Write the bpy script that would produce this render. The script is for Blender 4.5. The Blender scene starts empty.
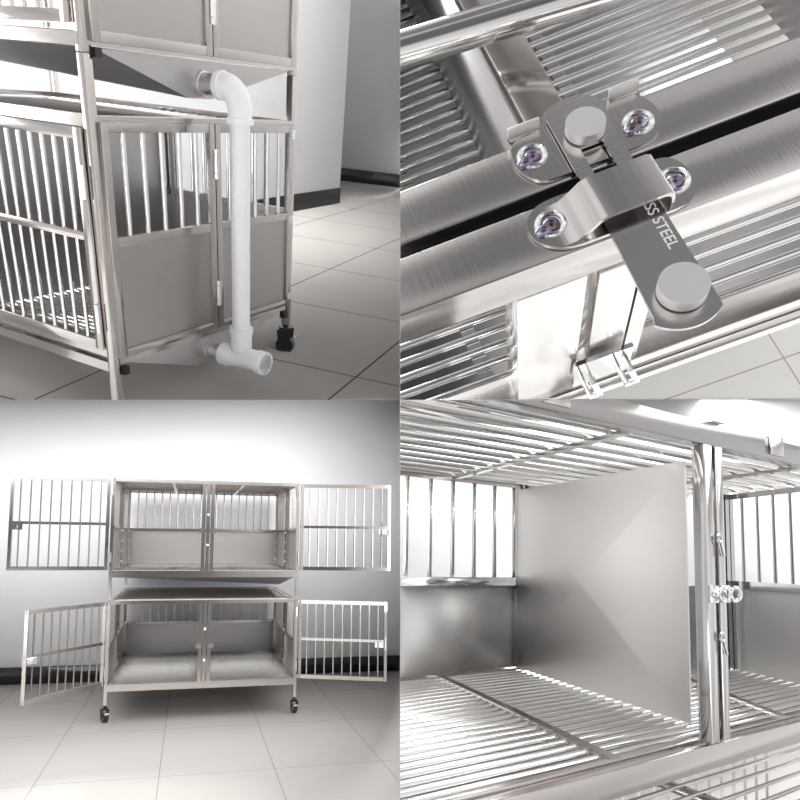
import bpy, bmesh, math, random
from mathutils import Vector, Matrix
random.seed(7)
COL = bpy.context.scene.collection
F, CX, CY = 700.0, 370.0, 480.0

# ------------------------------------------------------------------ the four rooms (rigid placements)
def rigid(rows, t):
    a = [Vector(r) for r in zip(*rows)]
    x = a[0].normalized(); y = (a[1] - x * a[1].dot(x)).normalized(); z = x.cross(y)
    m = Matrix((x, y, z)).transposed().to_4x4(); m.translation = Vector(t)
    return m
ROOMS = {
 'BL': rigid([[.9685, -.2486, .0111], [.2469, .9654, .0841], [-.0316, -.0787, .9964]], (-2.092, 5.509, -1.907)),
 'TL': rigid([[.4956, -.8645, .0834], [.7785, .3996, -.4839], [.385, .3048, .8711]], (-.917, 2.499, .459)),
 'BR': rigid([[.8044, -.5935, .0254], [.5879, .8015, .1097], [-.0855, -.0733, .9936]], (.78, 1.591, -.604)),
 'TR': rigid([[.94, -.274, -.205], [-.083, .397, -.914], [.332, .876, .35]], (.326, .991, .336)),
}
kx = (400 - CX) / F            # dividing sheets between the four rooms
kz = (CY - 400) / F
NX = Vector((1, -kx, 0)).normalized(); NZ = Vector((0, -kz, 1)).normalized()
SIDE = {'BL': (-1, -1), 'TL': (-1, 1), 'BR': (1, -1), 'TR': (1, 1)}
ROOM_OF = {}
cur = 'BL'
def room(r):
    global cur
    cur = r

# ------------------------------------------------------------------ materials
def nodes(name):
    m = bpy.data.materials.new(name); m.use_nodes = True
    nt = m.node_tree; b = nt.nodes['Principled BSDF']
    return m, nt, b
def lk(nt, a, b): nt.links.new(a, b)
def steel(name, col, rough, var=.06, stretch=(6, 6, 60), bump=.02, big=.0, scale=3):
    m, nt, b = nodes(name)
    b.inputs['Metallic'].default_value = 1
    b.inputs['Base Color'].default_value = (*col, 1)
    tc = nt.nodes.new('ShaderNodeTexCoord'); mp = nt.nodes.new('ShaderNodeMapping')
    mp.inputs['Scale'].default_value = stretch
    n = nt.nodes.new('ShaderNodeTexNoise'); n.inputs['Scale'].default_value = scale; n.inputs['Detail'].default_value = 3
    lk(nt, tc.outputs['Object'], mp.inputs[0]); lk(nt, mp.outputs[0], n.inputs['Vector'])
    r = nt.nodes.new('ShaderNodeMapRange'); r.inputs['To Min'].default_value = max(rough - var, .02); r.inputs['To Max'].default_value = rough + var
    lk(nt, n.outputs['Fac'], r.inputs['Value']); lk(nt, r.outputs[0], b.inputs['Roughness'])
    bp = nt.nodes.new('ShaderNodeBump'); bp.inputs['Strength'].default_value = bump; bp.inputs['Distance'].default_value = .002
    lk(nt, n.outputs['Fac'], bp.inputs['Height'])
    if big:
        n2 = nt.nodes.new('ShaderNodeTexNoise'); n2.inputs['Scale'].default_value = 2.2; n2.inputs['Detail'].default_value = 1
        lk(nt, tc.outputs['Object'], n2.inputs['Vector'])
        b2 = nt.nodes.new('ShaderNodeBump'); b2.inputs['Strength'].default_value = big; b2.inputs['Distance'].default_value = .03
        lk(nt, n2.outputs['Fac'], b2.inputs['Height']); lk(nt, bp.outputs[0], b2.inputs['Normal']); lk(nt, b2.outputs[0], b.inputs['Normal'])
    else:
        lk(nt, bp.outputs[0], b.inputs['Normal'])
    return m
def plain(name, col, rough, metal=0, noise=0.0, nscale=2.0, spec=None):
    m, nt, b = nodes(name)
    b.inputs['Base Color'].default_value = (*col, 1); b.inputs['Roughness'].default_value = rough; b.inputs['Metallic'].default_value = metal
    if spec is not None: b.inputs['Specular IOR Level'].default_value = spec
    if noise:
        tc = nt.nodes.new('ShaderNodeTexCoord'); n = nt.nodes.new('ShaderNodeTexNoise'); n.inputs['Scale'].default_value = nscale; n.inputs['Detail'].default_value = 4
        lk(nt, tc.outputs['Object'], n.inputs['Vector'])
        mx = nt.nodes.new('ShaderNodeMix'); mx.data_type = 'RGBA'
        mx.inputs[6].default_value = (*[c * (1 - noise) for c in col], 1); mx.inputs[7].default_value = (*[min(1, c * (1 + noise)) for c in col], 1)
        lk(nt, n.outputs['Fac'], mx.inputs[0]); lk(nt, mx.outputs[2], b.inputs['Base Color'])
    return m
def tiles(name, col, grout, ang, ox, oy, sx, sy, gw, rough):
    m, nt, b = nodes(name)
    tc = nt.nodes.new('ShaderNodeTexCoord'); mp = nt.nodes.new('ShaderNodeMapping'); mp.vector_type = 'TEXTURE'
    mp.inputs['Location'].default_value = (ox, oy, 0); mp.inputs['Rotation'].default_value = (0, 0, ang)
    lk(nt, tc.outputs['Object'], mp.inputs[0])
    sp = nt.nodes.new('ShaderNodeSeparateXYZ'); lk(nt, mp.outputs[0], sp.inputs[0])
    def M(op, a, bval, b2=None):
        n = nt.nodes.new('ShaderNodeMath'); n.operation = op
        for i, v in enumerate((a, bval)):
            if v is None: continue
            if isinstance(v, (int, float)): n.inputs[i].default_value = v
            else: lk(nt, v, n.inputs[i])
        return n.outputs[0]
    masks = []; ids = []
    for o, s in ((sp.outputs[0], sx), (sp.outputs[1], sy)):
        q = M('DIVIDE', o, s); fl = M('FLOOR', q, None); ids.append(fl)
        d = M('PINGPONG', q, .5); masks.append(M('LESS_THAN', d, gw / s))
    mask = M('MAXIMUM', masks[0], masks[1])
    cb = nt.nodes.new('ShaderNodeCombineXYZ'); lk(nt, ids[0], cb.inputs[0]); lk(nt, ids[1], cb.inputs[1])
    wn = nt.nodes.new('ShaderNodeTexWhiteNoise'); lk(nt, cb.outputs[0], wn.inputs[0])
    n = nt.nodes.new('ShaderNodeTexNoise'); n.inputs['Scale'].default_value = 3; n.inputs['Detail'].default_value = 5; lk(nt, tc.outputs['Object'], n.inputs['Vector'])
    s1 = M('MULTIPLY', wn.outputs[0], .02); s2 = M('MULTIPLY', n.outputs['Fac'], .06); s3 = M('ADD', M('ADD', s1, s2), .95)
    c1 = nt.nodes.new('ShaderNodeVectorMath'); c1.operation = 'SCALE'; c1.inputs[0].default_value = col; lk(nt, s3, c1.inputs['Scale'])
    mx = nt.nodes.new('ShaderNodeMix'); mx.data_type = 'RGBA'; lk(nt, mask, mx.inputs[0]); lk(nt, c1.outputs[0], mx.inputs[6]); mx.inputs[7].default_value = (*grout, 1)
    lk(nt, mx.outputs[2], b.inputs['Base Color'])
    b.inputs['Roughness'].default_value = rough
    return m
def tempered(name):
    m, nt, b = nodes(name); b.inputs['Metallic'].default_value = 1; b.inputs['Roughness'].default_value = .18
    tc = nt.nodes.new('ShaderNodeTexCoord'); n = nt.nodes.new('ShaderNodeTexNoise'); n.inputs['Scale'].default_value = 45; n.inputs['Detail'].default_value = 1
    lk(nt, tc.outputs['Object'], n.inputs['Vector'])
    r = nt.nodes.new('ShaderNodeValToRGB'); e = r.color_ramp.elements
    e[0].position = .3; e[0].color = (.16, .13, .13, 1); e[1].position = .7; e[1].color = (.62, .58, .57, 1)
    for p, c in ((.42, (.28, .20, .25, 1)), (.5, (.20, .22, .34, 1)), (.58, (.36, .36, .42, 1))):
        q = e.new(p); q.color = c
    lk(nt, n.outputs['Fac'], r.inputs[0]); lk(nt, r.outputs[0], b.inputs['Base Color'])
    return m

ST = steel('polished_steel', (.64, .63, .62), .13, .05, (4, 4, 30), .03)
ST_W = steel('warm_polished_steel', (.58, .545, .52), .15, .05, (4, 4, 20), .04)
SH = steel('brushed_sheet', (.66, .645, .635), .42, .04, (3, 3, 50), .04, .10)
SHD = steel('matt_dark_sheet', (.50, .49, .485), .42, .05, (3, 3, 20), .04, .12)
LT = steel('brushed_latch_steel', (.60, .58, .565), .19, .05, (90, 3, 10), .10, 0, 4)
LTB = steel('brushed_bar_steel', (.60, .58, .57), .22, .05, (3, 90, 10), .10, 0, 4)
ST_D = steel('grey_polished_steel', (.42, .41, .40), .2, .05, (4, 4, 20), .04)
ST_T = steel('grey_warm_polished_steel', (.50, .475, .455), .15, .05, (4, 4, 30), .03)
ST_L = steel('light_polished_steel', (.86, .84, .82), .22, .05, (4, 4, 20), .04)
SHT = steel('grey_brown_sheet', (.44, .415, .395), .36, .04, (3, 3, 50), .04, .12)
SHB = steel('satin_sheet', (.66, .65, .64), .55, .04, (3, 3, 50), .03, .04)
RD = steel('bright_rod_steel', (.78, .77, .76), .12, .03, (30, 4, 4), .02)
TEMP = tempered('heat_tinted_weld')
BLK = plain('black_rubber', (.012, .012, .013), .35)
BLKT = plain('black_skirting_tile', (.012, .010, .010), .12)
PVC = plain('white_plastic', (.93, .93, .94), .28)
PVCI = plain('beige_pipe_bore', (.55, .45, .38), .5)
SATIN = plain('satin_turned_steel', (.88, .87, .86), .48, 1)
CHROME = plain('chrome', (.85, .85, .85), .08, 1)
INK = plain('pale_stamped_letters', (.95, .94, .93), .6)
W_BL = plain('white_painted_wall', (.80, .80, .815), .8, 0, .012)
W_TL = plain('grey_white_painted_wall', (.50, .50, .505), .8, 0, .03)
W_BR = plain('bright_white_wall', (.84, .84, .85), .8, 0, .01)
W_SEP = plain('white_partition_sheet', (.72, .72, .72), .8)
FL_BL = tiles('cream_floor_tiles', (.66, .63, .605), (.33, .31, .30), 0, .47, -.3, .705, 1.1, .0022, .16)
FL_TL = tiles('beige_floor_tiles', (.52, .49, .465), (.06, .045, .04), math.radians(9), .974, -.453, .96, .97, .004, .22)
FL_TR = tiles('white_floor_tiles', (.90, .885, .86), (.55, .43, .41), 0, .62, .1, .6, .6, .002, .25)
FL_BR = tiles('pale_floor_tiles', (.72, .70, .68), (.35, .33, .31), 0, 0, 0, .6, .6, .002, .2)

# ------------------------------------------------------------------ mesh builder (room coordinates)
class MB:
    def __init__(s): s.bm = bmesh.new()
    def box(s, a, b, bev=0):
        lo = [min(p, q) for p, q in zip(a, b)]; hi = [max(p, q) for p, q in zip(a, b)]
        vs = [s.bm.verts.new((x, y, z)) for x in (lo[0], hi[0]) for y in (lo[1], hi[1]) for z in (lo[2], hi[2])]
        fs = []
        for f in ((0, 1, 3, 2), (4, 6, 7, 5), (0, 4, 5, 1), (2, 3, 7, 6), (0, 2, 6, 4), (1, 5, 7, 3)):
            fs.append(s.bm.faces.new([vs[i] for i in f]))
        if bev:
            es = list({e for f in fs for e in f.edges})
            bmesh.ops.bevel(s.bm, geom=es, offset=bev, segments=2, affect='EDGES', profile=.5)
        return s
    def bar(s, a, b, w, h=None, up=(0, 0, 1), bev=0):
        a = Vector(a); b = Vector(b); h = w if h is None else h
        d = (b - a).normalized(); u = Vector(up)
        if abs(d.dot(u)) > .99: u = Vector((0, 1, 0))
        sd = d.cross(u).normalized(); u = sd.cross(d).normalized()
        vs = []
        for p in (a, b):
            for i, j in ((-1, -1), (1, -1), (1, 1), (-1, 1)):
                vs.append(s.bm.verts.new(p + sd * (w / 2 * i) + u * (h / 2 * j)))
        fs = [s.bm.faces.new([vs[i] for i in f]) for f in ((3, 2, 1, 0), (4, 5, 6, 7), (0, 1, 5, 4), (1, 2, 6, 5), (2, 3, 7, 6), (3, 0, 4, 7))]
        if bev:
            bmesh.ops.bevel(s.bm, geom=list({e for f in fs for e in f.edges}), offset=bev, segments=2, affect='EDGES', profile=.5)
        return s
    def rod(s, a, b, r, n=10, r2=None, caps=True):
        a = Vector(a); b = Vector(b); r2 = r if r2 is None else r2
        d = (b - a).normalized(); u = Vector((0, 0, 1)) if abs(d.z) < .9 else Vector((1, 0, 0))
        sd = d.cross(u).normalized(); u = sd.cross(d)
        r1v = []; r2v = []
        for i in range(n):
            t = 2 * math.pi * i / n; o = sd * math.cos(t) + u * math.sin(t)
            r1v.append(s.bm.verts.new(a + o * r)); r2v.append(s.bm.verts.new(b + o * r2))
        for i in range(n):
            j = (i + 1) % n; s.bm.faces.new((r1v[i], r2v[i], r2v[j], r1v[j]))
        if caps:
            s.bm.faces.new(r1v); s.bm.faces.new(list(reversed(r2v)))
        return s
    def prism(s, pts, o, ux, uy, dn):          # outline pts in the plane o+ux*x+uy*y, thickness along dn
        o = Vector(o); ux = Vector(ux); uy = Vector(uy); dn = Vector(dn)
        a = [s.bm.verts.new(o + ux * x + uy * y) for x, y in pts]; b = [s.bm.verts.new(v.co + dn) for v in a]
        n = len(pts)
        s.bm.faces.new(a); s.bm.faces.new(list(reversed(b)))
        for i in range(n): s.bm.faces.new((a[i], b[i], b[(i + 1) % n], a[(i + 1) % n]))
        return s
    def poly(s, pts):
        s.bm.faces.new([s.bm.verts.new(p) for p in pts]); return s
    def tube(s, pts, r, n=20, radii=None, caps=True):
        pts = [Vector(p) for p in pts]; rings = []; u = None
        for i, p in enumerate(pts):
            d = (pts[min(i + 1, len(pts) - 1)] - pts[max(i - 1, 0)]).normalized()
            if u is None: u = Vector((0, 0, 1)) if abs(d.z) < .9 else Vector((1, 0, 0))
            sd = d.cross(u).normalized(); u = sd.cross(d).normalized(); rr = radii[i] if radii else r
            rings.append([s.bm.verts.new(p + (sd * math.cos(2 * math.pi * k / n) + u * math.sin(2 * math.pi * k / n)) * rr) for k in range(n)])
        for a, b in zip(rings, rings[1:]):
            for k in range(n): s.bm.faces.new((a[k], b[k], b[(k + 1) % n], a[(k + 1) % n]))
        if caps: s.bm.faces.new(rings[0]); s.bm.faces.new(list(reversed(rings[-1])))
        return s
    def ball(s, c, r, sc=(1, 1, 1)):
        m = Matrix.Translation(c) @ Matrix.Diagonal((r * sc[0], r * sc[1], r * sc[2], 1))
        bmesh.ops.create_icosphere(s.bm, subdivisions=3, radius=1, matrix=m); return s
    def ring(s, c, R, r, axis=(0, 0, 1), n=24, m=8):
        c = Vector(c); z = Vector(axis).normalized(); x = z.orthogonal().normalized(); y = z.cross(x); g = []
        for i in range(n):
            t = 2 * math.pi * i / n; d = x * math.cos(t) + y * math.sin(t)
            g.append([s.bm.verts.new(c + d * (R + r * math.cos(2 * math.pi * k / m)) + z * (r * math.sin(2 * math.pi * k / m))) for k in range(m)])
        for i in range(n):
            for k in range(m): s.bm.faces.new((g[i][k], g[(i + 1) % n][k], g[(i + 1) % n][(k + 1) % m], g[i][(k + 1) % m]))
        return s
    def build(s, name, mat, parent=None, base=None):
        root = parent
        while root is not None and root.parent is not None: root = root.parent
        inv = None
        if root is not None: inv = Matrix(root['_inv'])
        elif base is not None: inv = Matrix.Translation(Vector(base)).inverted()
        if inv is not None: s.bm.transform(inv)
        bmesh.ops.recalc_face_normals(s.bm, faces=s.bm.faces[:])
        for f in s.bm.faces: f.smooth = True
        for e in s.bm.edges:
            if len(e.link_faces) != 2 or e.calc_face_angle(0) > .6: e.smooth = False
        me = bpy.data.meshes.new(name); s.bm.to_mesh(me); s.bm.free()
        me.materials.append(mat)
        o = bpy.data.objects.new(name, me); COL.objects.link(o)
        if parent is not None: o.parent = parent
        else: o.matrix_world = ROOMS[cur] @ (Matrix.Translation(Vector(base)) if base is not None else Matrix())
        ROOM_OF[o.name] = cur
        return o
def thing(name, label, cat, base=(0, 0, 0), rot=0, group=None):
    o = bpy.data.objects.new(name, None); COL.objects.link(o); o.empty_display_size = .05
    L = Matrix.Translation(Vector(base)) @ Matrix.Rotation(rot, 4, 'Z')
    o.matrix_world = ROOMS[cur] @ L
    o['_inv'] = [list(r) for r in L.inverted()]
    tag(o, label, cat, group); ROOM_OF[o.name] = cur
    return o
def tag(o, label, cat, group=None):
    o['label'] = label; o['category'] = cat
    if group: o['group'] = group
    return o
def struct(o):
    o['kind'] = 'structure'; return o

# ------------------------------------------------------------------ shared pieces
def caster(parent, x, y, h, s=1.0, yaw=0.5):
    cs, sn = math.cos(yaw), math.sin(yaw)
    def p(a, b, z): return (x + a * cs * s - b * sn * s, y + a * sn * s + b * cs * s, z)
    m = MB(); m.rod((x, y, h), (x, y, h - .03 * s), .012 * s)
    m.rod((x, y, h - .03 * s), (x, y, h - .045 * s), .028 * s, 14)
    ax = Vector((cs, sn, 0)); r = .036 * s; zc = h - .105 * s
    for sg in (-1, 1):
        out = [(-.03, .065), (.03, .065), (.02, -.01), (0, -.022), (-.02, -.01)]
        m.prism([(a * s, b * s) for a, b in out], p(sg * .022, 0, zc), (-sn, cs, 0), (0, 0, 1), ax * (.004 * s * sg))
    m.box_done = True
    f = m.build('caster', BLK, parent)
    w = MB(); w.rod(p(-.017, 0, zc), p(.017, 0, zc), r, 22); wh = w.build('wheel', BLK, f)
    w = MB(); w.rod(p(-.0185, 0, zc), p(.0185, 0, zc), r * .55, 18); w.build('wheel_hub', INK, f)
    w = MB(); w.prism([(-.02 * s, 0), (.02 * s, 0), (.016 * s, .012 * s), (-.016 * s, .012 * s)], p(0, -.042, zc + .03 * s), (cs, sn, 0), (0, 0, 1), (0, -.006 * s, 0)); w.build('brake_pedal', CHROME, f)
    return zc - r
def hinge(parent, x, y, z, L=.09, axis_up=True):
    m = MB(); m.rod((x, y, z - L / 2), (x, y, z + L / 2), .006, 8)
    m.box((x - .014, y, z - L / 2), (x + .014, y + .003, z + L / 2))
    for k in (-.3, .3): m.ball((x + .009, y - .002, z + k * L), .003); m.ball((x - .009, y - .002, z + k * L), .003)
    return m.build('hinge', CHROME, parent)

# ================================================================== ROOM 1 (bottom left): two-tier cage, doors open
room('BL')
struct(MB().box((-3.2, -6.0, -.03), (5.0, 1.7, 0)).build('floor', FL_BL))
struct(MB().box((-3.2, 1.668, -.03), (5.0, 1.72, 3.2)).build('wall_back', W_BL))
struct(MB().box((-3.2, 1.655, 0), (5.0, 1.668, .165)).build('baseboard_back', BLKT))
W, D = 1.5, 1.5
T = .026
def bars_z(m, pts, z0, z1, r=.0055):
    for x, y in pts: m.rod((x, y, z0), (x, y, z1), r, 8)
def tier(label, z0, z1, legs, group=None):
    c = thing('pet_cage', label, 'pet cage', (0, 0, z0 if not legs else 0), 0, group)
    m = MB()
    for x in (0, W):
        for y in (0, D):
            m.bar((x, y, legs if legs else z0 - .19 * (z0 > .5)), (x, y, z1), T)
    for z in (z0 + T / 2, z1 - T / 2):
        for y in (0, D): m.bar((0, y, z), (W, y, z), T)
        for x in (0, W): m.bar((x, 0, z), (x, D, z), T)
    m.bar((0, -.004, z0 - .004), (W, -.004, z0 - .004), .02, .05)
    m.build('frame', ST_T, c)
    m = MB()
    for x in (W / 2 - .036, W / 2, W / 2 + .036): m.bar((x, -.012 if x != W / 2 else .005, z0 + .012), (x, -.012 if x != W / 2 else .005, z1 - .01), .028, .024)
    cp = m.build('center_post', ST_T, c)
    zc = z0 + (z1 - z0) * .46
    for dx in (-.05, .05):
        m = MB(); m.box((W / 2 + dx - .02, -.035, zc - .02), (W / 2 + dx + .02, -.028, zc + .02)); m.rod((W / 2 + dx, -.05, zc), (W / 2 + dx, -.028, zc), .012, 12); m.build('latch', CHROME, cp)
    for dz in (-.12, .13): m = MB(); m.ball((W / 2, -.03, zc + dz), .012); m.build('bolt', CHROME, cp)
    # floor grid and roof grid
    for nm, z, mt, sp in (('floor_grid', z0 + .022, ST_D, .027), ('roof_grid', z1 - .012, ST_T, .045)):
        m = MB(); n = int((D - .06) / sp)
        for i in range(n + 1):
            y = .03 + i * (D - .06) / n; m.rod((0, y, z), (W, y, z), .007 if nm == 'floor_grid' else .0065, 8)
        for x in (W * .31, W * .5, W * .69): m.bar((x, 0, z - .012), (x, D, z - .012), .026, .014)
        m.build(nm, mt, c)
    zm = z0 + (z1 - z0) * .47
    # back wall : sheet below, bars above
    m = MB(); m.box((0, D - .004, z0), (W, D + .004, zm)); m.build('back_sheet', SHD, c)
    m = MB(); m.bar((0, D - .012, zm + .01), (W, D - .012, zm + .01), .03, .026)
    bars_z(m, [(.09 + i * (W - .18) / 17, D) for i in range(18)], zm, z1, .0065)
    m.build('back_bars', ST_T, c)
    for x in (0, W):
        s = 1 if x == 0 else -1
        m = MB(); m.box((x - .003, 0, z0), (x + .003, D, zm))
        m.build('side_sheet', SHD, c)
        m = MB(); m.bar((x + s * .008, 0, zm + .01), (x + s * .008, D, zm + .01), .02, .026)
        for y in (D * .36, D * .42, D * .93): m.bar((x + s * .01, y, z0), (x + s * .01, y, z1), .03, .02)
        bars_z(m, [(x, .08 + i * (D - .16) / 17) for i in range(18)], zm, z1)
        m.build('side_bars', ST_T, c)
        for y in (D * .4, D * .9):
            for k in range(4): m = MB(); m.ball((x + s * .024, y, z0 + .08 + k * .09), .009); m.build('rivet', CHROME, c)
    return c
Z0, Z1, Z2, Z3 = .265, .945, 1.16, 1.93
lower = tier('lower tier of the two-tier steel cage, standing on black casters, both doors open', Z0, Z1, .13)
for x in (0, W):
    for y in (0, D): caster(lower, x, y, .14, 1.0, .5 if x == 0 else .15)
upper = tier('upper tier of the two-tier steel cage, resting on the lower tier, doors swung out', Z2, Z3, 0)
m = MB()      # sloping waste tray under the upper tier
ap = (W * .93, D * .2, Z2 - .11); rim = [(.02, .02, Z2 - .03), (W - .02, .02, Z2 - .03), (W - .02, D - .02, Z2 - .03), (.02, D - .02, Z2 - .03)]
for i in range(4): m.poly([rim[i], rim[(i + 1) % 4], ap])
m.poly(rim[::-1]); m.build('waste_tray', SHD, upper)
def open_door(parent, hx, sgn, ang, z0, z1, L=.74):
    a = math.radians(ang); dx, dy = sgn * math.cos(a), -math.sin(a)
    o = Vector((hx + sgn * .02, -.02, 0)); d = Vector((dx, dy, 0)); up = Vector((0, 0, 1)); nrm = d.cross(up)
    P = lambda u, z, n=0: o + d * u + up * z + nrm * n
    m = MB(); w = .03
    m.bar(P(0, z0 + w / 2), P(L, z0 + w / 2), w * .8, w); m.bar(P(0, z1 - w / 2), P(L, z1 - w / 2), w * .8, w)
    m.bar(P(w / 2, z0), P(w / 2, z1), w * .8, w); m.bar(P(L - w / 2, z0), P(L - w / 2, z1), w * .8, w)
    zm = z0 + (z1 - z0) * .5; m.bar(P(0, zm), P(L, zm), .018, .022)
    dr = m.build('door', ST_T, parent)
    m = MB()
    for i in range(1, 10): m.rod(P(L * i / 10, z0 + w / 2, -.004), P(L * i / 10, z1 - w / 2, -.004), .0062, 8)
    m.build('door_bars', ST_T, dr)
    m = MB(); q0 = P(L - .1, zm - .055, -.02); m.prism([(0, 0), (.085, 0), (.085, .045), (0, .045)], q0, d, up, nrm * .012)
    m.rod(P(L - .05, zm - .03, -.045), P(L - .05, zm - .03, -.01), .016, 14); m.build('latch', CHROME, dr); m = MB(); m.rod(P(L - .01, zm - .07, .02), P(L - .01, zm + .04, .02), .008, 8)
    m.build('bolt_rod', CHROME, dr)
    for z in (z0 + .1, z1 - .1): m = MB(); m.rod(P(-.012, z - .04), P(-.012, z + .04), .009, 10); m.build('hinge', CHROME, dr)
open_door(upper, 0, -1, 3, Z2 + .03, Z3 - .005, .73)
open_door(upper, W, 1, 12, Z2 + .03, Z3 - .005, .775)
open_door(lower, 0, -1, 52, Z0 + .025, Z1 - .005, .755)
open_door(lower, W, 1, 22, Z0 + .025, Z1 - .005, .755)

# ================================================================== ROOM 2 (top left): cage corner with the white drain pipe
room('TL')
FZ = -.258
struct(MB().box((-2.5, -2.5, FZ - .03), (11, 7.5, FZ)).build('floor', FL_TL))
X1 = 5.6
# near wall pillar face (left of the corner) and the far wall
A = Vector((1.6, 2.28, 0)); B = Vector((5.609, 2.54, 0)); C = Vector((7.1, 5.9, 0))
def wallseg(p, q, h0, h1, th, name, mat):
    d = (q - p).normalized(); n = Vector((-d.y, d.x, 0)) * th
    m = MB(); m.prism([(p.x, p.y), (q.x, q.y), (q.x + n.x, q.y + n.y), (p.x + n.x, p.y + n.y)], (0, 0, h0), (1, 0, 0), (0, 1, 0), (0, 0, h1 - h0))
    return struct(m.build(name, mat))
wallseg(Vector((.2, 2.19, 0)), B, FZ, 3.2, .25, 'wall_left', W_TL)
dl = (B - Vector((.2, 2.19, 0))).normalized(); nl = Vector((dl.y, -dl.x, 0)) * .012
wallseg(Vector((.2, 2.19, 0)) + nl, B + nl, FZ, FZ + .165, .012, 'baseboard_left', BLKT)
E0 = Vector((7.13, 5.2, 0)); E1 = Vector((8.9, -1.1, 0))
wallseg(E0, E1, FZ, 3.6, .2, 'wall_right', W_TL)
d2 = (E1 - E0).normalized(); n2 = Vector((d2.y, -d2.x, 0)) * .015
wallseg(E0 + n2, E1 + n2, FZ, FZ + .165, .015, 'baseboard_right', BLKT)

HX = 1.05; HY = 1.45; PT = .032
lowc = thing('pet_cage', 'lower steel cage tier beside the white drain pipe, one black caster showing', 'pet cage', (0, 0, FZ))
m = MB()
for x in (0, HX):
    for y in (0, HY):
        m.bar((x, y, FZ + .13 if (x or y) else FZ), (x, y, .915), PT, PT, bev=.003)
for z in (-.005, .735):
    m.bar((0, HY, z), (HX, HY, z), .03); m.bar((HX, 0, z), (HX, HY, z), .03, .03); m.bar((0, 0, z), (0, HY, z), .03, .034)
m.bar((0, 0, .735), (HX, 0, .735), .03, .03)
m.bar((0, 0, -.04), (HX, 0, -.04), .022, .022); m.bar((0, 0, -.06), (0, HY, -.06), .026, .035)
m.build('frame', ST_W, lowc)
# side face : two panels
def side_panel(parent, x0, x1, z0, z1, zm, nb, skirt=True, yy=-.018):
    m = MB(); w = .03
    m.bar((x0 + w / 2, yy, z0), (x0 + w / 2, yy, z1), w, .02, (0, 1, 0), .002); m.bar((x1 - w / 2, yy, z0), (x1 - w / 2, yy, z1), w, .02, (0, 1, 0), .002)
    for z in (z0 + w / 2, z1 - w / 2) + ((zm,) if zm < z1 - .1 else ()): m.bar((x0 + w, yy, z), (x1 - w, yy, z), .02, w, bev=.002)
    pn = m.build('side_panel', ST_T, parent)
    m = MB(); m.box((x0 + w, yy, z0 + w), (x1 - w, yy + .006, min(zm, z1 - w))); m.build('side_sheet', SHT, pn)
    if nb:
        m = MB()
        for i in range(nb): m.rod((x0 + w + (x1 - x0 - 2 * w) * (i + .75) / (nb + .5), yy, zm + w / 2), (x0 + w + (x1 - x0 - 2 * w) * (i + .75) / (nb + .5), yy, z1 - w), .0085, 12)
        m.build('side_bars', RD, pn)
    return pn
side_panel(lowc, .012, .535, -.025, .735, .375, 5)
side_panel(lowc, .54, 1.035, -.025, .735, .375, 5)
for z in (.12, .6): hinge(lowc, .538, -.032, z, .1)
for z in (.02, .36, .7): hinge(lowc, 1.03, -.03, z, .03)
m = MB(); m.box((.02, -.026, -.09), (.045, .0, -.06)); m.build('end_cap', BLK, lowc)
m = MB(); m.box((HX - .05, -.026, -.085), (HX - .02, .0, -.055)); m.build('end_cap', BLK, lowc)
# back wall of the lower cage (far long side) and divider, grids
m = MB(); m.box((HX - .003, 0, 0), (HX + .003, HY, .37)); m.build('back_sheet', SH, lowc)
m = MB(); m.bar((HX - .01, 0, .385), (HX - .01, HY, .385), .02, .03)
for i in range(20): m.rod((HX, .06 + i * (HY - .1) / 19, .38), (HX, .06 + i * (HY - .1) / 19, .73), .007, 8)
for y in (.66, .72): m.bar((HX - .012, y, 0), (HX - .012, y, .74), .03, .026)
m.build('back_bars', ST, lowc)
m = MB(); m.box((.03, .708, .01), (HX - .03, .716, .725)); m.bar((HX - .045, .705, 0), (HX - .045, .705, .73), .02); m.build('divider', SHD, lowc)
m = MB()
for i in range(34): m.rod((.01 + i * .031, 0, .0), (.01 + i * .031, HY, .0), .007, 8)
for y in (.25, .5, .75, 1.): m.bar((0, y, -.012), (HX, y, -.012), .03, .014)
m.build('floor_grid', ST, lowc)
m = MB()
for i in range(26): m.rod((.02, .04 + i * .055, .725), (HX, .04 + i * .055, .725), .0065, 8)
for x in (.35, .7): m.bar((x, 0, .712), (x, HY, .712), .024, .012)
m.build('roof_grid', ST, lowc)
# door on the long (front) side, x = 0
def front_door(parent, z0, z1, y0, y1, n, xx=-.016, mid=True, first=.08):
    m = MB(); w = .034
    for y in (y0 + w / 2, y1 - w / 2): m.bar((xx, y, z0), (xx, y, z1), .022, w, (0, 1, 0), .002)
    for z in (z0 + w / 2, z1 - w / 2): m.bar((xx, y0 + w, z), (xx, y1 - w, z), .022, w, bev=.002)
    if mid: m.bar((xx - .004, y0 + w, (z0 + z1) / 2 + .03), (xx - .004, y1 - w, (z0 + z1) / 2 + .03), .018, .026, bev=.002)
    dr = m.build('door', ST_W, parent)
    m = MB()
    for i in range(n):
        y = y0 + first + i * .0575; m.rod((xx, y, z0 + w), (xx, y, z1 - w), .0075, 12)
    m.build('door_bars', RD, dr)
    return dr
dr = front_door(lowc, .005, .715, .02, .72, 11)
for z in (.12, .56): m = MB(); m.rod((-.034, .022, z - .05), (-.034, .022, z + .05), .007, 10); m.build('hinge', CHROME, dr)
front_door(lowc, .005, .715, .735, 1.43, 11)
caster(lowc, HX, 0, FZ + .155, 1.2, .35)
caster(lowc, HX, HY, FZ + .155, 1.2, .35)
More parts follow.
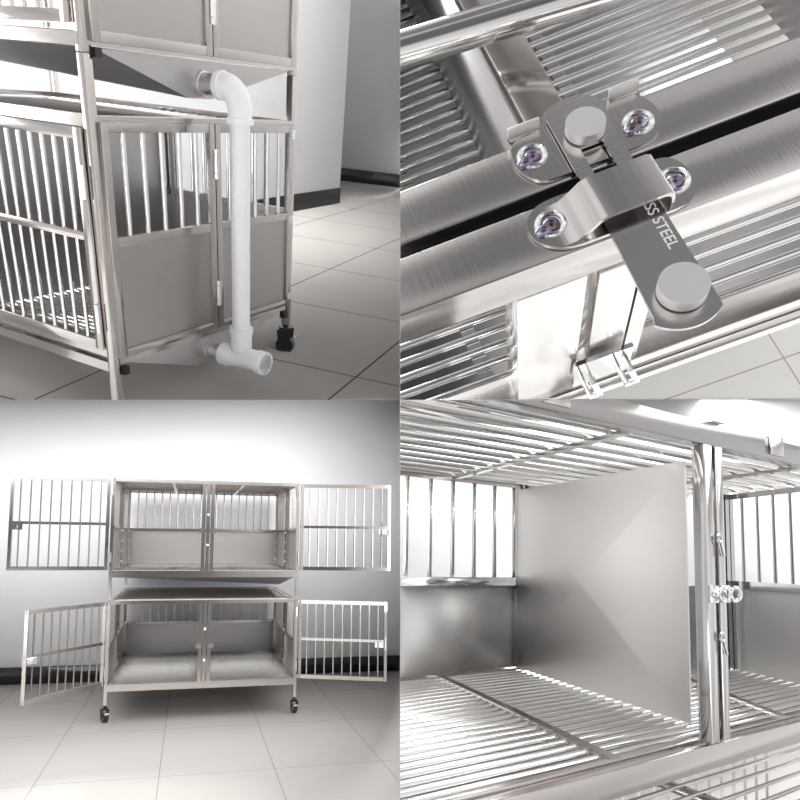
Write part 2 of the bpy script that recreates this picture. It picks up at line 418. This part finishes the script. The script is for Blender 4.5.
def hopper(parent, z, apex, mat):
    rim = [(.03, -.005, z), (HX - .02, -.005, z), (HX - .02, HY - .03, z), (.03, HY - .03, z)]
    a0 = (apex[0] - .06, -.004, apex[2] + .012); a1 = (apex[0] + .06, -.004, apex[2] + .012); ab = (apex[0], .25, apex[2] + .0)
    m = MB()
    m.prism([(.03, z), (HX - .02, z), (a1[0], a1[2]), (a0[0], a0[2])], (0, -.005, 0), (1, 0, 0), (0, 0, 1), (0, .006, 0))
    m.poly([rim[1], rim[2], a1]); m.poly([rim[2], rim[3], a0, a1]); m.poly([rim[3], rim[0], a0]); m.poly(rim[::-1])
    return m.build('waste_tray', mat, parent)
tr = hopper(lowc, -.045, (.47, 0, -.175), SH)
m = MB(); m.rod((.51, 0, -.12), (.51, -.085, -.12), .034, 24); m.ring((.51, -.006, -.12), .037, .006, (0, 1, 0)); m.build('tray_outlet', SH, tr)
upc = thing('pet_cage', 'upper steel cage tier above the elbow of the white drain pipe', 'pet cage', (0, 0, .916))
m = MB()
for x in (0, HX):
    for y in (0, HY): m.bar((x, y, .916), (x, y, 1.9), PT, PT, bev=.003)
for z in (.95, 1.85):
    for y in (0, HY): m.bar((0, y, z), (HX, y, z), .03, .034)
    for x in (0, HX): m.bar((x, 0, z), (x, HY, z), .034, .034)
m.build('frame', ST_W, upc)
side_panel(upc, .012, .535, .945, 1.83, 1.40, 5); side_panel(upc, .54, 1.035, .945, 1.83, 1.40, 5)
hinge(upc, .538, -.032, 1.09, .1); hinge(upc, .538, -.032, 1.6, .1)
m = MB(); m.box((.02, -.026, .905), (.045, .0, .932)); m.build('end_cap', BLK, upc)
front_door(upc, .985, 1.82, .02, .72, 11); front_door(upc, .985, 1.82, .735, 1.43, 11)
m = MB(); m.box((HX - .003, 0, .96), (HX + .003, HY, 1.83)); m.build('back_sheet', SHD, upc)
m = MB()
for i in range(34): m.rod((.01 + i * .031, 0, .965), (.01 + i * .031, HY, .965), .007, 8)
m.build('floor_grid', ST, upc)
tr2 = hopper(upc, .93, (.49, 0, .80), SHD)
m = MB(); m.rod((.51, 0, .86), (.51, -.085, .86), .034, 24); m.ring((.51, -.006, .86), .037, .006, (0, 1, 0)); m.build('tray_outlet', SH, tr2)
# the pipe
PX, PY, PZ0, PZ1 = .53, -.15, -.12, .86
pipe = thing('drain_pipe', 'white plastic drain pipe with elbow and tee running down beside the cages', 'pipe', (PX, PY, PZ0 - .06))
m = MB(); m.rod((PX, PY, PZ0 + .05), (PX, PY, PZ1 - .07), .036, 32); m.build('pipe', PVC, pipe)
m = MB(); pts = []; rr = []
x0 = .51
pts.append(Vector((x0, -.075, PZ1))); rr.append(.047); pts.append(Vector((x0, -.095, PZ1))); rr.append(.047); pts.append(Vector((x0, -.098, PZ1))); rr.append(.043)
for k in range(0, 11):
    t = math.pi / 2 * k / 10; pts.append(Vector((x0 + (PX - x0) * k / 10, -.10 + (PY + .10) * math.sin(t), PZ1 - .065 * (1 - math.cos(t))))); rr.append(.043)
pts.append(Vector((PX, PY, PZ1 - .095))); rr.append(.043); pts.append(Vector((PX, PY, PZ1 - .098))); rr.append(.048); pts.append(Vector((PX, PY, PZ1 - .115))); rr.append(.048)
m.tube(pts, 0, 32, rr); m.build('elbow', PVC, pipe)
m = MB()
m.rod((PX, PY, PZ0 + .03), (PX, PY, PZ0 + .10), .043, 32); m.rod((PX, PY, PZ0 + .10), (PX, PY, PZ0 + .125), .048, 32)
m.tube([(x0, -.07, PZ0), (x0, -.1, PZ0), (x0, -.103, PZ0), (PX, -.15, PZ0), (PX, -.235, PZ0), (PX, -.238, PZ0), (PX, -.275, PZ0), (PX, -.275, PZ0), (PX, -.23, PZ0)], 0, 32, [.047, .047, .043, .043, .043, .048, .048, .039, .039], caps=False)
tee = m.build('tee', PVC, pipe)
m = MB(); m.rod((PX, -.235, PZ0), (PX, -.228, PZ0), .038, 32); m.build('pipe_bore', PVCI, tee)

# ================================================================== ROOM 3 (top right): close-up of the latch
room('TR')
struct(MB().box((-2.5, -1.5, -.93), (4.5, 4.5, -.90)).build('floor', FL_TR))
struct(MB().box((-2.5, 3.2, -.93), (4.5, 3.25, 3)).build('wall_back', W_BR))
cg = thing('pet_cage', 'steel cage seen from above behind the sliding latch, rod floor inside', 'pet cage', (0, 0, -.45))
m = MB()
m.box((-1.6, .124, -.09), (2.2, .222, 0), .004)
m.build('roof_rail', LT, cg)
m = MB(); m.box((-1.6, .085, -.062), (2.2, .135, -.05)); m.build('groove_shade', BLK, cg)  # black strip standing in for the shade in the groove
m = MB(); m.box((-1.6, 0, -.069), (2.2, .1, 0), .005); m.build('door_rail', LT, cg)
m = MB(); m.rod((-1.2, .68, -.012), (1.8, .26, -.012), .03, 32); m.build('roof_bar', RD, cg)
m = MB(); m.bar((.06, .222, -.11), (.06, 1.9, -.11), .075, .03, bev=.003); m.build('cross_rail', ST_W, cg)
m = MB(); m.box((-.125, .0, -.46), (-.012, .06, -.0695), .003); m.build('door_stile', ST_L, cg)
m = MB(); m.box((.01, .005, -.46), (.078, .06, -.085), .003); m.build('door_stile', ST_L, cg)
m = MB(); m.bar((.10, .035, -.46), (.10, .035, -.0695), .03, .05); m.build('center_post', ST_L, cg)
m = MB(); m.box((.02, .225, -.42), (.026, 1.9, -.127)); m.build('divider', SHD, cg)
m = MB(); m.box((.74, .1, -.42), (.746, 1.9, -.1)); m.build('side_sheet', SHD, cg)
m = MB()
for i in range(51):
    y = .075 + i * .036; m.rod((-1.6, y, -.42), (.74, y, -.42), .0088, 12)
for x in (-.62, -.16, .27): m.bar((x, .02, -.431), (x, 1.9, -.431), .03, .01)
m.build('floor_grid', RD, cg)
m = MB(); m.box((-1.6, .0, -.47), (2.2, .06, -.40), .004); m.box((-1.6, -.02, -.455), (2.2, -.002, -.435), .003); m.build('floor_rail', ST_L, cg)
m = MB(); m.box((-1.6, .08, -.60), (.74, 1.9, -.592)); m.build('waste_tray', SHD, cg)
for dx in (-.02, .05):
    m = MB(); m.tube([(.02 + dx, -.005, -.33), (.02 + dx, -.05, -.335), (.03 + dx, -.06, -.36), (.02 + dx, -.05, -.385), (.02 + dx, -.005, -.39)], .006, 10); m.build('latch_loop', CHROME, cg)
m = MB(); m.box((-.02, -.012, -.40), (.09, -.003, -.32)); m.build('lower_latch', CHROME, cg)

lt = thing('sliding_latch', 'brushed steel sliding latch with two round knobs bolted across the rails', 'latch', (.05, .05, 0))
def arc(cx, cy, r, a0, a1, n=10):
    return [(cx + r * math.cos(math.radians(a0 + (a1 - a0) * i / n)), cy + r * math.sin(math.radians(a0 + (a1 - a0) * i / n))) for i in range(n + 1)]
def soften(p, it=2):
    for _ in range(it):
        q = []
        for a, b in zip(p, p[1:] + p[:1]):
            L = math.hypot(b[0] - a[0], b[1] - a[1]); k = min(.25, .012 / L)
            q += [(a[0] + (b[0] - a[0]) * k, a[1] + (b[1] - a[1]) * k), (b[0] + (a[0] - b[0]) * k, b[1] + (a[1] - b[1]) * k)]
        p = q
    return p
m = MB()     # keeper plate on the roof rail : round ends, two turned-up tabs
out = [(-.03, .130), (.135, .130)] + [(.155, .15), (.166, .18), (.160, .21), (.148, .228)] + [(.105, .232), (.10, .246), (.085, .262), (.052, .270), (.02, .262), (.004, .246), (0, .232)] + [(-.045, .228), (-.058, .20), (-.058, .17), (-.048, .148)]
m.prism(soften(out), (0, 0, .001), (1, 0, 0), (0, 1, 0), (0, 0, .006))
for xa, xb in ((-.050, -.0), (.110, .156)):
    m.box((xa, .226, .001), (xb, .238, .007))
kp = m.build('keeper_plate', LT, lt)
for xa, xb in ((-.050, -.0), (.110, .156)):
    m = MB(); m.box((xa, .232, .007), (xb, .238, .024), .001); m.build('tab', SATIN, kp)
m = MB()     # plate on the door rail
out = [(-.045, .004), (.135, .004), (.150, .03), (.156, .055), (.15, .08), (.135, .098), (-.055, .098), (-.078, .08), (-.086, .055), (-.078, .028)]
m.prism(soften(out), (0, 0, .001), (1, 0, 0), (0, 1, 0), (0, 0, .006)); m.build('base_plate', LT, lt)
m = MB()     # sliding bar with the long slot
z = .010; th = .005
xa, xb = .012, .092
for p, q in (((xa, -.03, z), (.034, .235, z + th)), ((.068, -.03, z), (xb, .235, z + th)), ((.034, .16, z), (.068, .235, z + th)), ((.034, -.03, z), (.068, .045, z + th))):
    m.box(p, q)
m.prism([(xa, .235), (xb, .235), (.084, .25), (.070, .259), (.052, .262), (.034, .259), (.020, .25)], (0, 0, z), (1, 0, 0), (0, 1, 0), (0, 0, th))
z2 = .010
out = [(xa, -.03), (xb, -.03), (xb + .002, -.15)] + [(.0515 + .062 * math.sin(math.radians(q)), -.120 - .062 * math.cos(math.radians(q))) for q in range(42, -50, -7)] + [(xa - .004, -.15)]
m.prism(out, (0, 0, z2), (1, 0, 0), (0, 1, 0), (0, 0, th)); bar = m.build('slide_bar', LTB, lt)
def knob(x, y, z0, z1, r, name='knob'):
    m = MB(); m.rod((x, y, z0), (x, y, z0 + .004), r * .82, 32); m.rod((x, y, z0 + .004), (x, y, z1), r, 48); 
    return m
k = knob(.052, .185, .014, .034, .029); k.build('knob', SATIN, bar)
k = knob(.055, -.128, .014, .036, .032); k.build('knob', SATIN, bar)
# raised bridge over the bar
m = MB(); prof = [(-.052, .007), (-.030, .009), (-.014, .02), (0, .033), (.014, .038), (.098, .038), (.106, .034), (.109, .026), (.109, .008)]
yb0, yb1 = .010, .086
top = [(x, zz) for x, zz in prof]; inn = [(x + (.003 if i < 5 else -.004), zz - .005) for i, (x, zz) in enumerate(prof)]
m.prism(top + inn[::-1], (0, yb0, 0), (1, 0, 0), (0, 0, 1), (0, yb1 - yb0, 0)); m.build('bridge', LT, lt)
for (x, y) in ((-.030, .185), (.130, .172), (-.052, .055), (.128, .050)):
    m = MB(); m.ring((x, y, .0075), .019, .0045, (0, 0, 1)); sc = m.build('screw_hole', CHROME, lt)
    m = MB(); m.ball((x - .001, y - .003, .009), .013, (1.0, .9, .75)); m.ball((x - .013, y - .008, .008), .012, (1.2, .8, .7)); m.build('weld_bead', TEMP, sc)
# stamped lettering on the bar
cu = bpy.data.curves.new('lettering', 'FONT'); cu.body = 'STAINLESS STEEL'; cu.size = .022; cu.extrude = .0004; cu.align_x = 'RIGHT'; cu.align_y = 'CENTER'
to = bpy.data.objects.new('tmp_text', cu); COL.objects.link(to)
bpy.context.view_layer.update()
me = bpy.data.meshes.new_from_object(to.evaluated_get(bpy.context.evaluated_depsgraph_get())); bpy.data.objects.remove(to)
me.materials.clear(); me.materials.append(INK)
me.transform(Matrix.Translation((.077, -.060, z2 + th + .0003)) @ Matrix.Rotation(-math.pi / 2, 4, 'Z'))
me.transform(Matrix(lt['_inv']))
tx = bpy.data.objects.new('lettering', me); COL.objects.link(tx); tx.parent = bar; ROOM_OF[tx.name] = cur
# ================================================================== ROOM 4 (bottom right): inside of the cage with the divider sheet
room('BR')
struct(MB().box((-2.5, -1.2, -1.16), (16, 2.6, -1.13)).build('floor', FL_BR))
struct(MB().box((-2.5, 2.4, -1.16), (16, 2.45, 5)).build('wall_back', W_BR))
SK = .37 / .98     # the cross bars and the divider run slanted towards the back corner
c = thing('pet_cage', 'upper steel cage with rod floor and roof around the folded divider sheet', 'pet cage', (0, 0, -.05))
YB = .955
m = MB()
m.box((-1.5, -.012, -.045), (1.6, .02, .008), .002); m.box((-1.5, .024, -.03), (1.6, .05, .012), .002)
m.box((-1.5, YB - .01, -.012), (.45, YB + .02, .02)); m.box((-1.5, YB - .01, .68), (.62, YB + .02, .71))
m.build('frame', ST_W, c)
m = MB(); m.box((-1.5, -.012, .69), (1.6, .03, .745), .003); m.build('roof_rail', ST_D, c)
for xa, xb, yf in ((-.040, -.006, -.02), (.014, .042, -.02)):
    m = MB(); m.box((xa, yf, .012), (xb, yf + .028, .688), .003); m.build('center_post', ST, c)
m = MB(); m.box((-.006, .012, .012), (.014, .03, .688)); m.build('inner_post', ST, c)
# roof rods, floor rods
m = MB()
for i in range(11):
    y = .07 + i * .085; m.rod((-1.5, y, .705), (1.25, y, .705), .0125, 14)
m.build('roof_grid', RD, c)
for x in (-.28, .55):
    m = MB(); m.bar((x, .03, .69), (x + SK * .95, YB, .69), .022, .01); m.build('roof_cross_bar', ST, c)
m = MB()
for i in range(23):
    y = .07 + i * .0395; m.rod((-1.5, y, .001), (1.25, y, .001), .0105, 14)
m.build('floor_grid', RD, c)
for x in (-.33, .42):
    m = MB(); m.bar((x, .03, .009), (x + SK * .95 * (1 if x < 0 else 1), YB if x < 0 else .5, .009), .026, .012); m.build('floor_cross_bar', ST_W, c)
# back wall
m = MB(); m.box((-1.5, YB, .02), (.41, YB + .006, .318)); m.build('back_sheet', SHB, c)
m = MB(); m.box((-1.5, YB - .012, .315), (.42, YB + .012, .345)); 
for i in range(16): m.rod((.395 - i * .105, YB, .34), (.395 - i * .105, YB, .69), .0075, 10)
m.bar((.425, YB - .01, 0), (.44, YB - .01, .7), .03, .02, (1, 0, 0)); m.build('back_bars', ST, c)
# right-hand end wall
R0 = Vector((1.20, .55, 0)); R1 = Vector((.93, -.02, 0)); dR = (R1 - R0).normalized()
m = MB(); n = Vector((-dR.y, dR.x, 0)) * .006
m.prism([(R0.x, R0.y), (R1.x, R1.y), (R1.x + n.x, R1.y + n.y), (R0.x + n.x, R0.y + n.y)], (0, 0, .01), (1, 0, 0), (0, 1, 0), (0, 0, .31)); m.build('end_sheet', SHB, c)
m = MB(); m.bar(R0 + Vector((0, 0, .335)), R1 + Vector((0, 0, .335)), .025, .03); m.bar(R0 + Vector((0, 0, .68)), R1 + Vector((0, 0, .68)), .025, .02)
for i in range(1, 9): q = R0 + dR * (.08 * i - .0); m.rod(q + Vector((0, 0, .34)), q + Vector((0, 0, .68)), .0065, 10)
m.build('end_bars', ST, c)
for dx in (0, -.035, -.075):
    m = MB(); m.bar((R0.x + dx, R0.y, 0), (R0.x + dx, R0.y, .69), .028, .03); m.build('corner_post', ST, c)
m = MB(); m.box((.5, .575, .01), (1.1, .582, .33)); m.build('rear_sheet', SHD, c)
m = MB(); m.box((-1.5, .03, -.066), (1.3, YB, -.06)); m.build('waste_tray', SHD, c)
for xx in (-.024, .028):
    m = MB(); m.box((xx - .017, -.028, .322), (xx + .017, -.020, .362), .002); m.build('latch_plate', CHROME, c)
    m = MB(); m.ball((xx - .006, -.03, .342), .009); m.build('screw', CHROME, c)
    m = MB(); m.ring((xx + .024, -.036, .342), .015, .0045, (.3, 1, 0), 24, 8); m.build('latch_ring', CHROME, c)
for z in (.245, .47):
    m = MB(); m.ring((.004, -.026, z), .009, .0035, (0, 1, 0), 16, 6); m.rod((.010, -.026, z - .008), (.024, -.026, z - .04), .0035); m.build('hook', CHROME, c)
m = MB(); m.box((-.01, -.03, .745), (.05, .05, .758)); m.tube([(.0, -.02, .76), (.03, -.01, .772), (.075, 0, .765)], .008, 10); m.rod((.05, .01, .76), (.065, .01, .79), .004, 8); m.build('top_latch', CHROME, c)
for x in (-.60, .30):
    m = MB(); m.box((x, -.018, .70), (x + .075, -.012, .752), .002); m.box((x, -.018, .746), (x + .075, .03, .752), .002); m.build('door_stop', LT, c)
# divider sheet with its cross fold (four shallow facets)
dv = thing('divider_sheet', 'tall steel divider sheet creased with a cross fold, standing inside the cage', 'divider', (-.03, .05, .02))
f0 = Vector((.085, .10, 0)); f1 = Vector((.40, .955, 0)); zb, zt = .018, .672
nrm = Vector(((f1 - f0).y, -(f1 - f0).x, 0)).normalized()
a, b_, c_, d_ = f0 + Vector((0, 0, zb)), f1 + Vector((0, 0, zb)), f1 + Vector((0, 0, zt)), f0 + Vector((0, 0, zt))
mid = (a + b_ + c_ + d_) / 4 - nrm * .019
m = MB()
NN = 16
bmv = {}
def P4(u, v):
    base = a.lerp(b_, u).lerp(d_.lerp(c_, u), v); q = max(abs(u - .5), abs(v - .5)) * 2
    return base - nrm * (.019 * (1 - q)) 
cen = m.bm.verts.new(P4(.5, .5)); cn = [m.bm.verts.new(p) for p in (a, b_, c_, d_)]
for i in range(4): m.bm.faces.new((cn[i], cn[(i + 1) % 4], cen))
th = nrm * .004
cen2 = m.bm.verts.new(cen.co + th); cn2 = [m.bm.verts.new(v.co + th) for v in cn]
for i in range(4): m.bm.faces.new((cn2[(i + 1) % 4], cn2[i], cen2)); m.bm.faces.new((cn[i], cn2[i], cn2[(i + 1) % 4], cn[(i + 1) % 4]))
ds = m.build('sheet', SH, dv)
for f in ds.data.polygons: f.use_smooth = False
m = MB(); m.bar(f1 + Vector((0, -.012, zb)), f1 + Vector((0, -.012, zt + .01)), .014, .014); m.build('edge_channel', ST, dv)
# cage below, seen through the gap under the front rail
c2 = thing('pet_cage', 'lower cage roof of crossed rods glimpsed under the front rail', 'pet cage', (0, 0, -.85))
m = MB(); ZL = -.175
for i in range(9): m.rod((-.6, .02 + i * .06, ZL), (1.6, .02 + i * .06, ZL), .006, 10)
m.build('roof_grid', RD, c2)
m = MB()
for x in (.16, 1.1): m.bar((x, -.04, ZL - .012), (x + .2, .9, ZL - .012), .035, .016)
m.box((-.6, -.05, ZL - .03), (1.6, -.02, ZL)); m.box((-.6, .52, ZL - .03), (1.6, .55, ZL))
m.build('frame', ST_W, c2)
m = MB()
for i in range(24): m.rod((-.6 + i * .09, .56, ZL - .4), (-.6 + i * .09, .56, ZL), .006, 8)
m.build('back_bars', ST, c2)
m = MB(); m.box((-.6, .56, ZL - .75), (1.6, .566, ZL - .4)); m.build('back_sheet', SHD, c2)

# ================================================================== partitions between the rooms
def sheet(name, ax, r0, r1):
    m = MB(); t = .00012
    if ax == 'x':
        n = NX * t; P = [Vector((kx * y, y, z)) for y, z in ((1.5, r0), (9.5, r0), (9.5, r1), (1.5, r1))]
    else:
        n = NZ * t; P = [Vector((x, y, kz * y)) for y, x in ((1.5, r0), (9.5, r0), (9.5, r1), (1.5, r1))]
    a = [m.bm.verts.new(p - n) for p in P]; b = [m.bm.verts.new(p + n) for p in P]
    m.bm.faces.new(a); m.bm.faces.new(b[::-1])
    for i in range(4): m.bm.faces.new((a[i], a[(i + 1) % 4], b[(i + 1) % 4], b[i]))
    bmesh.ops.recalc_face_normals(m.bm, faces=m.bm.faces[:])
    me = bpy.data.meshes.new(name); m.bm.to_mesh(me); me.materials.append(W_SEP)
    o = bpy.data.objects.new(name, me); COL.objects.link(o); struct(o); return o
sheet('upright_partition', 'x', -5, 6)  # added sheet, keeps light from crossing between left and right rooms
sheet('level_partition', 'z', -6, 6)  # added sheet, keeps light from crossing between upper and lower rooms

# trim every room at its partitions (the cut faces are closed)
bpy.context.view_layer.update()
done = {}
for o in list(bpy.data.objects):
    if o.type != 'MESH' or o.name not in ROOM_OF: continue
    sx, sz = SIDE[ROOM_OF[o.name]]; mw = o.matrix_world
    pts = [mw @ v.co for v in o.data.vertices]; cut = []; gone = False
    for n, s in ((NX, sx), (NZ, sz)):
        dd = [s * n.dot(p) for p in pts]
        if max(dd) <= 0.0005: gone = True
        elif min(dd) < 0.0004: cut.append((n, s))
    if gone: done[o] = 'gone'; continue
    if not cut: continue
    bm = bmesh.new(); bm.from_mesh(o.data); bm.transform(mw)
    for n, s in cut:
        r = bmesh.ops.bisect_plane(bm, geom=bm.verts[:] + bm.edges[:] + bm.faces[:], dist=1e-6, plane_co=n * (s * .0005), plane_no=n * (-s), clear_outer=True)
        ed = [g for g in r['geom_cut'] if isinstance(g, bmesh.types.BMEdge) and g.is_valid]
        try: 
            hf = bmesh.ops.holes_fill(bm, edges=[e for e in ed if e.is_boundary], sides=0)
            for f_ in hf['faces']:
                f_.smooth = False
                for e in f_.edges: e.smooth = False
        except Exception: pass
    bm.transform(mw.inverted())
    if not bm.verts: done[o] = 'gone'
    bm.to_mesh(o.data); bm.free()
def drop(o):
    for ch in list(o.children): drop(ch)
    bpy.data.objects.remove(o)
for o, _ in list(done.items()):
    try:
        if o.children and any(done.get(ch) != 'gone' for ch in o.children): continue
        drop(o)
    except ReferenceError: pass
for o in bpy.data.objects:
    if '_inv' in o: del o['_inv']

# ------------------------------------------------------------------ light
def area(name, r, loc, target, size, power, col=(1, 1, 1), sy=None):
    l = bpy.data.lights.new(name, 'AREA'); l.energy = power; l.color = col; l.size = size
    if sy: l.shape = 'RECTANGLE'; l.size_y = sy
    o = bpy.data.objects.new(name, l); COL.objects.link(o)
    M = ROOMS[r]; p = M @ Vector(loc); t = M @ Vector(target)
    o.matrix_world = Matrix.Translation(p) @ (t - p).to_track_quat('-Z', 'Y').to_matrix().to_4x4()
    return o
def fill_light(loc, target, size, power, sy, yaw=0):  # added fill light out of view, not a fitting of the rooms
    l = bpy.data.lights.new('unseen_fill', 'AREA'); l.energy = power; l.size = size; l.shape = 'RECTANGLE'; l.size_y = sy
    o = bpy.data.objects.new('unseen_fill', l); COL.objects.link(o); p = Vector(loc); t = Vector(target)
    o.matrix_world = Matrix.Translation(p) @ (t - p).to_track_quat('-Z', 'Y').to_matrix().to_4x4() @ Matrix.Rotation(yaw, 4, 'Z')
def panel(x, y, size, power, sy, yaw=0):       # unseen fill light added flush under the dividing ceiling sheet
    n = Vector((0, -kz, 1)).normalized(); p = Vector((x, y, kz * y - .001))
    fill_light(p, p - n, size, power, sy, yaw)
def side_panel_light(y, z, sy, sz, power, s):      # unseen fill light added flush on the upright dividing sheet
    p = Vector((kx * y + .001 * s, y, z)); fill_light(p, p + NX * s, sz, power, sy)
panel(-1.95, 5.0, 4.3, 150, 3.3, math.radians(14.3))
side_panel_light(5.9, -.2, 1.8, .9, 22, -1)
fill_light((-2.4, -.8, -1.5), (-1.6, 6.5, -.2), 2.6, 40, 1.7)  # added fill behind the camera for the bottom-left room
panel(1.75, 3.8, 2.6, 60, 1.3)
panel(4.6, 6.2, 3.2, 130, 1.4)
panel(1.2, 1.9, 1.5, 12, .8)
side_panel_light(2.3, .02, 1.8, .30, 2.6, 1)
p = Vector((1.4, 2.1, kz * 2.1 + .001)); fill_light(p, p + NZ, 2.4, 14, 2.4)  # added fill facing up from the partition, brightens the latch room
fill_light((-.9, 3.2, 4.9), (-.5, 6.4, .6), 2.0, 300, 2.0)  # added fill high over the top-left room, out of view
fill_light((-4.0, 2.6, 1.6), (-.6, 3.6, -.2), 1.8, 38, 1.4)  # added fill from the far left, out of view
fill_light((-1.6, 2.0, 2.4), (-.7, 3.6, .2), 1.6, 80, .8)  # added fill above the cage corner, out of view
fill_light((1.5, 1.5, 1.75), (1.0, 2.0, -.1), .9, 9, .6)  # added fill above the latch, out of view

w = bpy.data.worlds.new('sky'); bpy.context.scene.world = w; w.use_nodes = True
nt = w.node_tree; bg = nt.nodes['Background']
tc = nt.nodes.new('ShaderNodeTexCoord'); mp = nt.nodes.new('ShaderNodeMapping'); mp.inputs['Scale'].default_value = (1.6, 1.6, .9)
n = nt.nodes.new('ShaderNodeTexNoise'); n.inputs['Scale'].default_value = 1.7; n.inputs['Detail'].default_value = 1.5
lk(nt, tc.outputs['Generated'], mp.inputs[0]); lk(nt, mp.outputs[0], n.inputs['Vector'])
r = nt.nodes.new('ShaderNodeValToRGB'); e = r.color_ramp.elements
e[0].position = .36; e[0].color = (.62, .61, .60, 1); e[1].position = .60; e[1].color = (1.1, 1.09, 1.1, 1)
lk(nt, n.outputs['Fac'], r.inputs[0])
dp = nt.nodes.new('ShaderNodeVectorMath'); dp.operation = 'DOT_PRODUCT'; dp.inputs[1].default_value = Vector((-.05, -1, .12)).normalized()  # dark area put into the surround behind the camera, for metal reflections
lk(nt, tc.outputs['Generated'], dp.inputs[0])
mr = nt.nodes.new('ShaderNodeMapRange'); mr.interpolation_type = 'SMOOTHSTEP'
mr.inputs['From Min'].default_value = .86; mr.inputs['From Max'].default_value = .96; mr.inputs['To Min'].default_value = 1.0; mr.inputs['To Max'].default_value = .2
lk(nt, dp.outputs['Value'], mr.inputs['Value'])
d3 = nt.nodes.new('ShaderNodeVectorMath'); d3.operation = 'DOT_PRODUCT'; d3.inputs[1].default_value = Vector((.0, -.55, .84)).normalized()  # second dark area, added to darken reflections on the latch rails
lk(nt, tc.outputs['Generated'], d3.inputs[0])
m3 = nt.nodes.new('ShaderNodeMapRange'); m3.interpolation_type = 'SMOOTHSTEP'
m3.inputs['From Min'].default_value = .88; m3.inputs['From Max'].default_value = .975; m3.inputs['To Min'].default_value = 1.0; m3.inputs['To Max'].default_value = .28
lk(nt, d3.outputs['Value'], m3.inputs['Value'])
mm = nt.nodes.new('ShaderNodeMath'); mm.operation = 'MULTIPLY'; lk(nt, mr.outputs[0], mm.inputs[0]); lk(nt, m3.outputs[0], mm.inputs[1])
vs = nt.nodes.new('ShaderNodeVectorMath'); vs.operation = 'SCALE'; lk(nt, r.outputs[0], vs.inputs[0]); lk(nt, mm.outputs[0], vs.inputs['Scale'])
lk(nt, vs.outputs[0], bg.inputs['Color']); bg.inputs['Strength'].default_value = 1.0

# ------------------------------------------------------------------ camera
cd = bpy.data.cameras.new('camera'); cam = bpy.data.objects.new('camera', cd); COL.objects.link(cam)
cd.sensor_width = 36; cd.sensor_fit = 'HORIZONTAL'; cd.lens = F / 800 * 36
cd.shift_x = (400 - CX) / 800; cd.shift_y = -(400 - CY) / 800
cd.clip_start = .02; cd.clip_end = 60
cam.matrix_world = Matrix.Rotation(math.pi / 2, 4, 'X')
sc = bpy.context.scene; sc.camera = cam
sc.view_settings.view_transform = 'Standard'; sc.view_settings.look = 'None'; sc.view_settings.gamma = 1; sc.view_settings.exposure = 0
sc.view_settings.use_curve_mapping = False
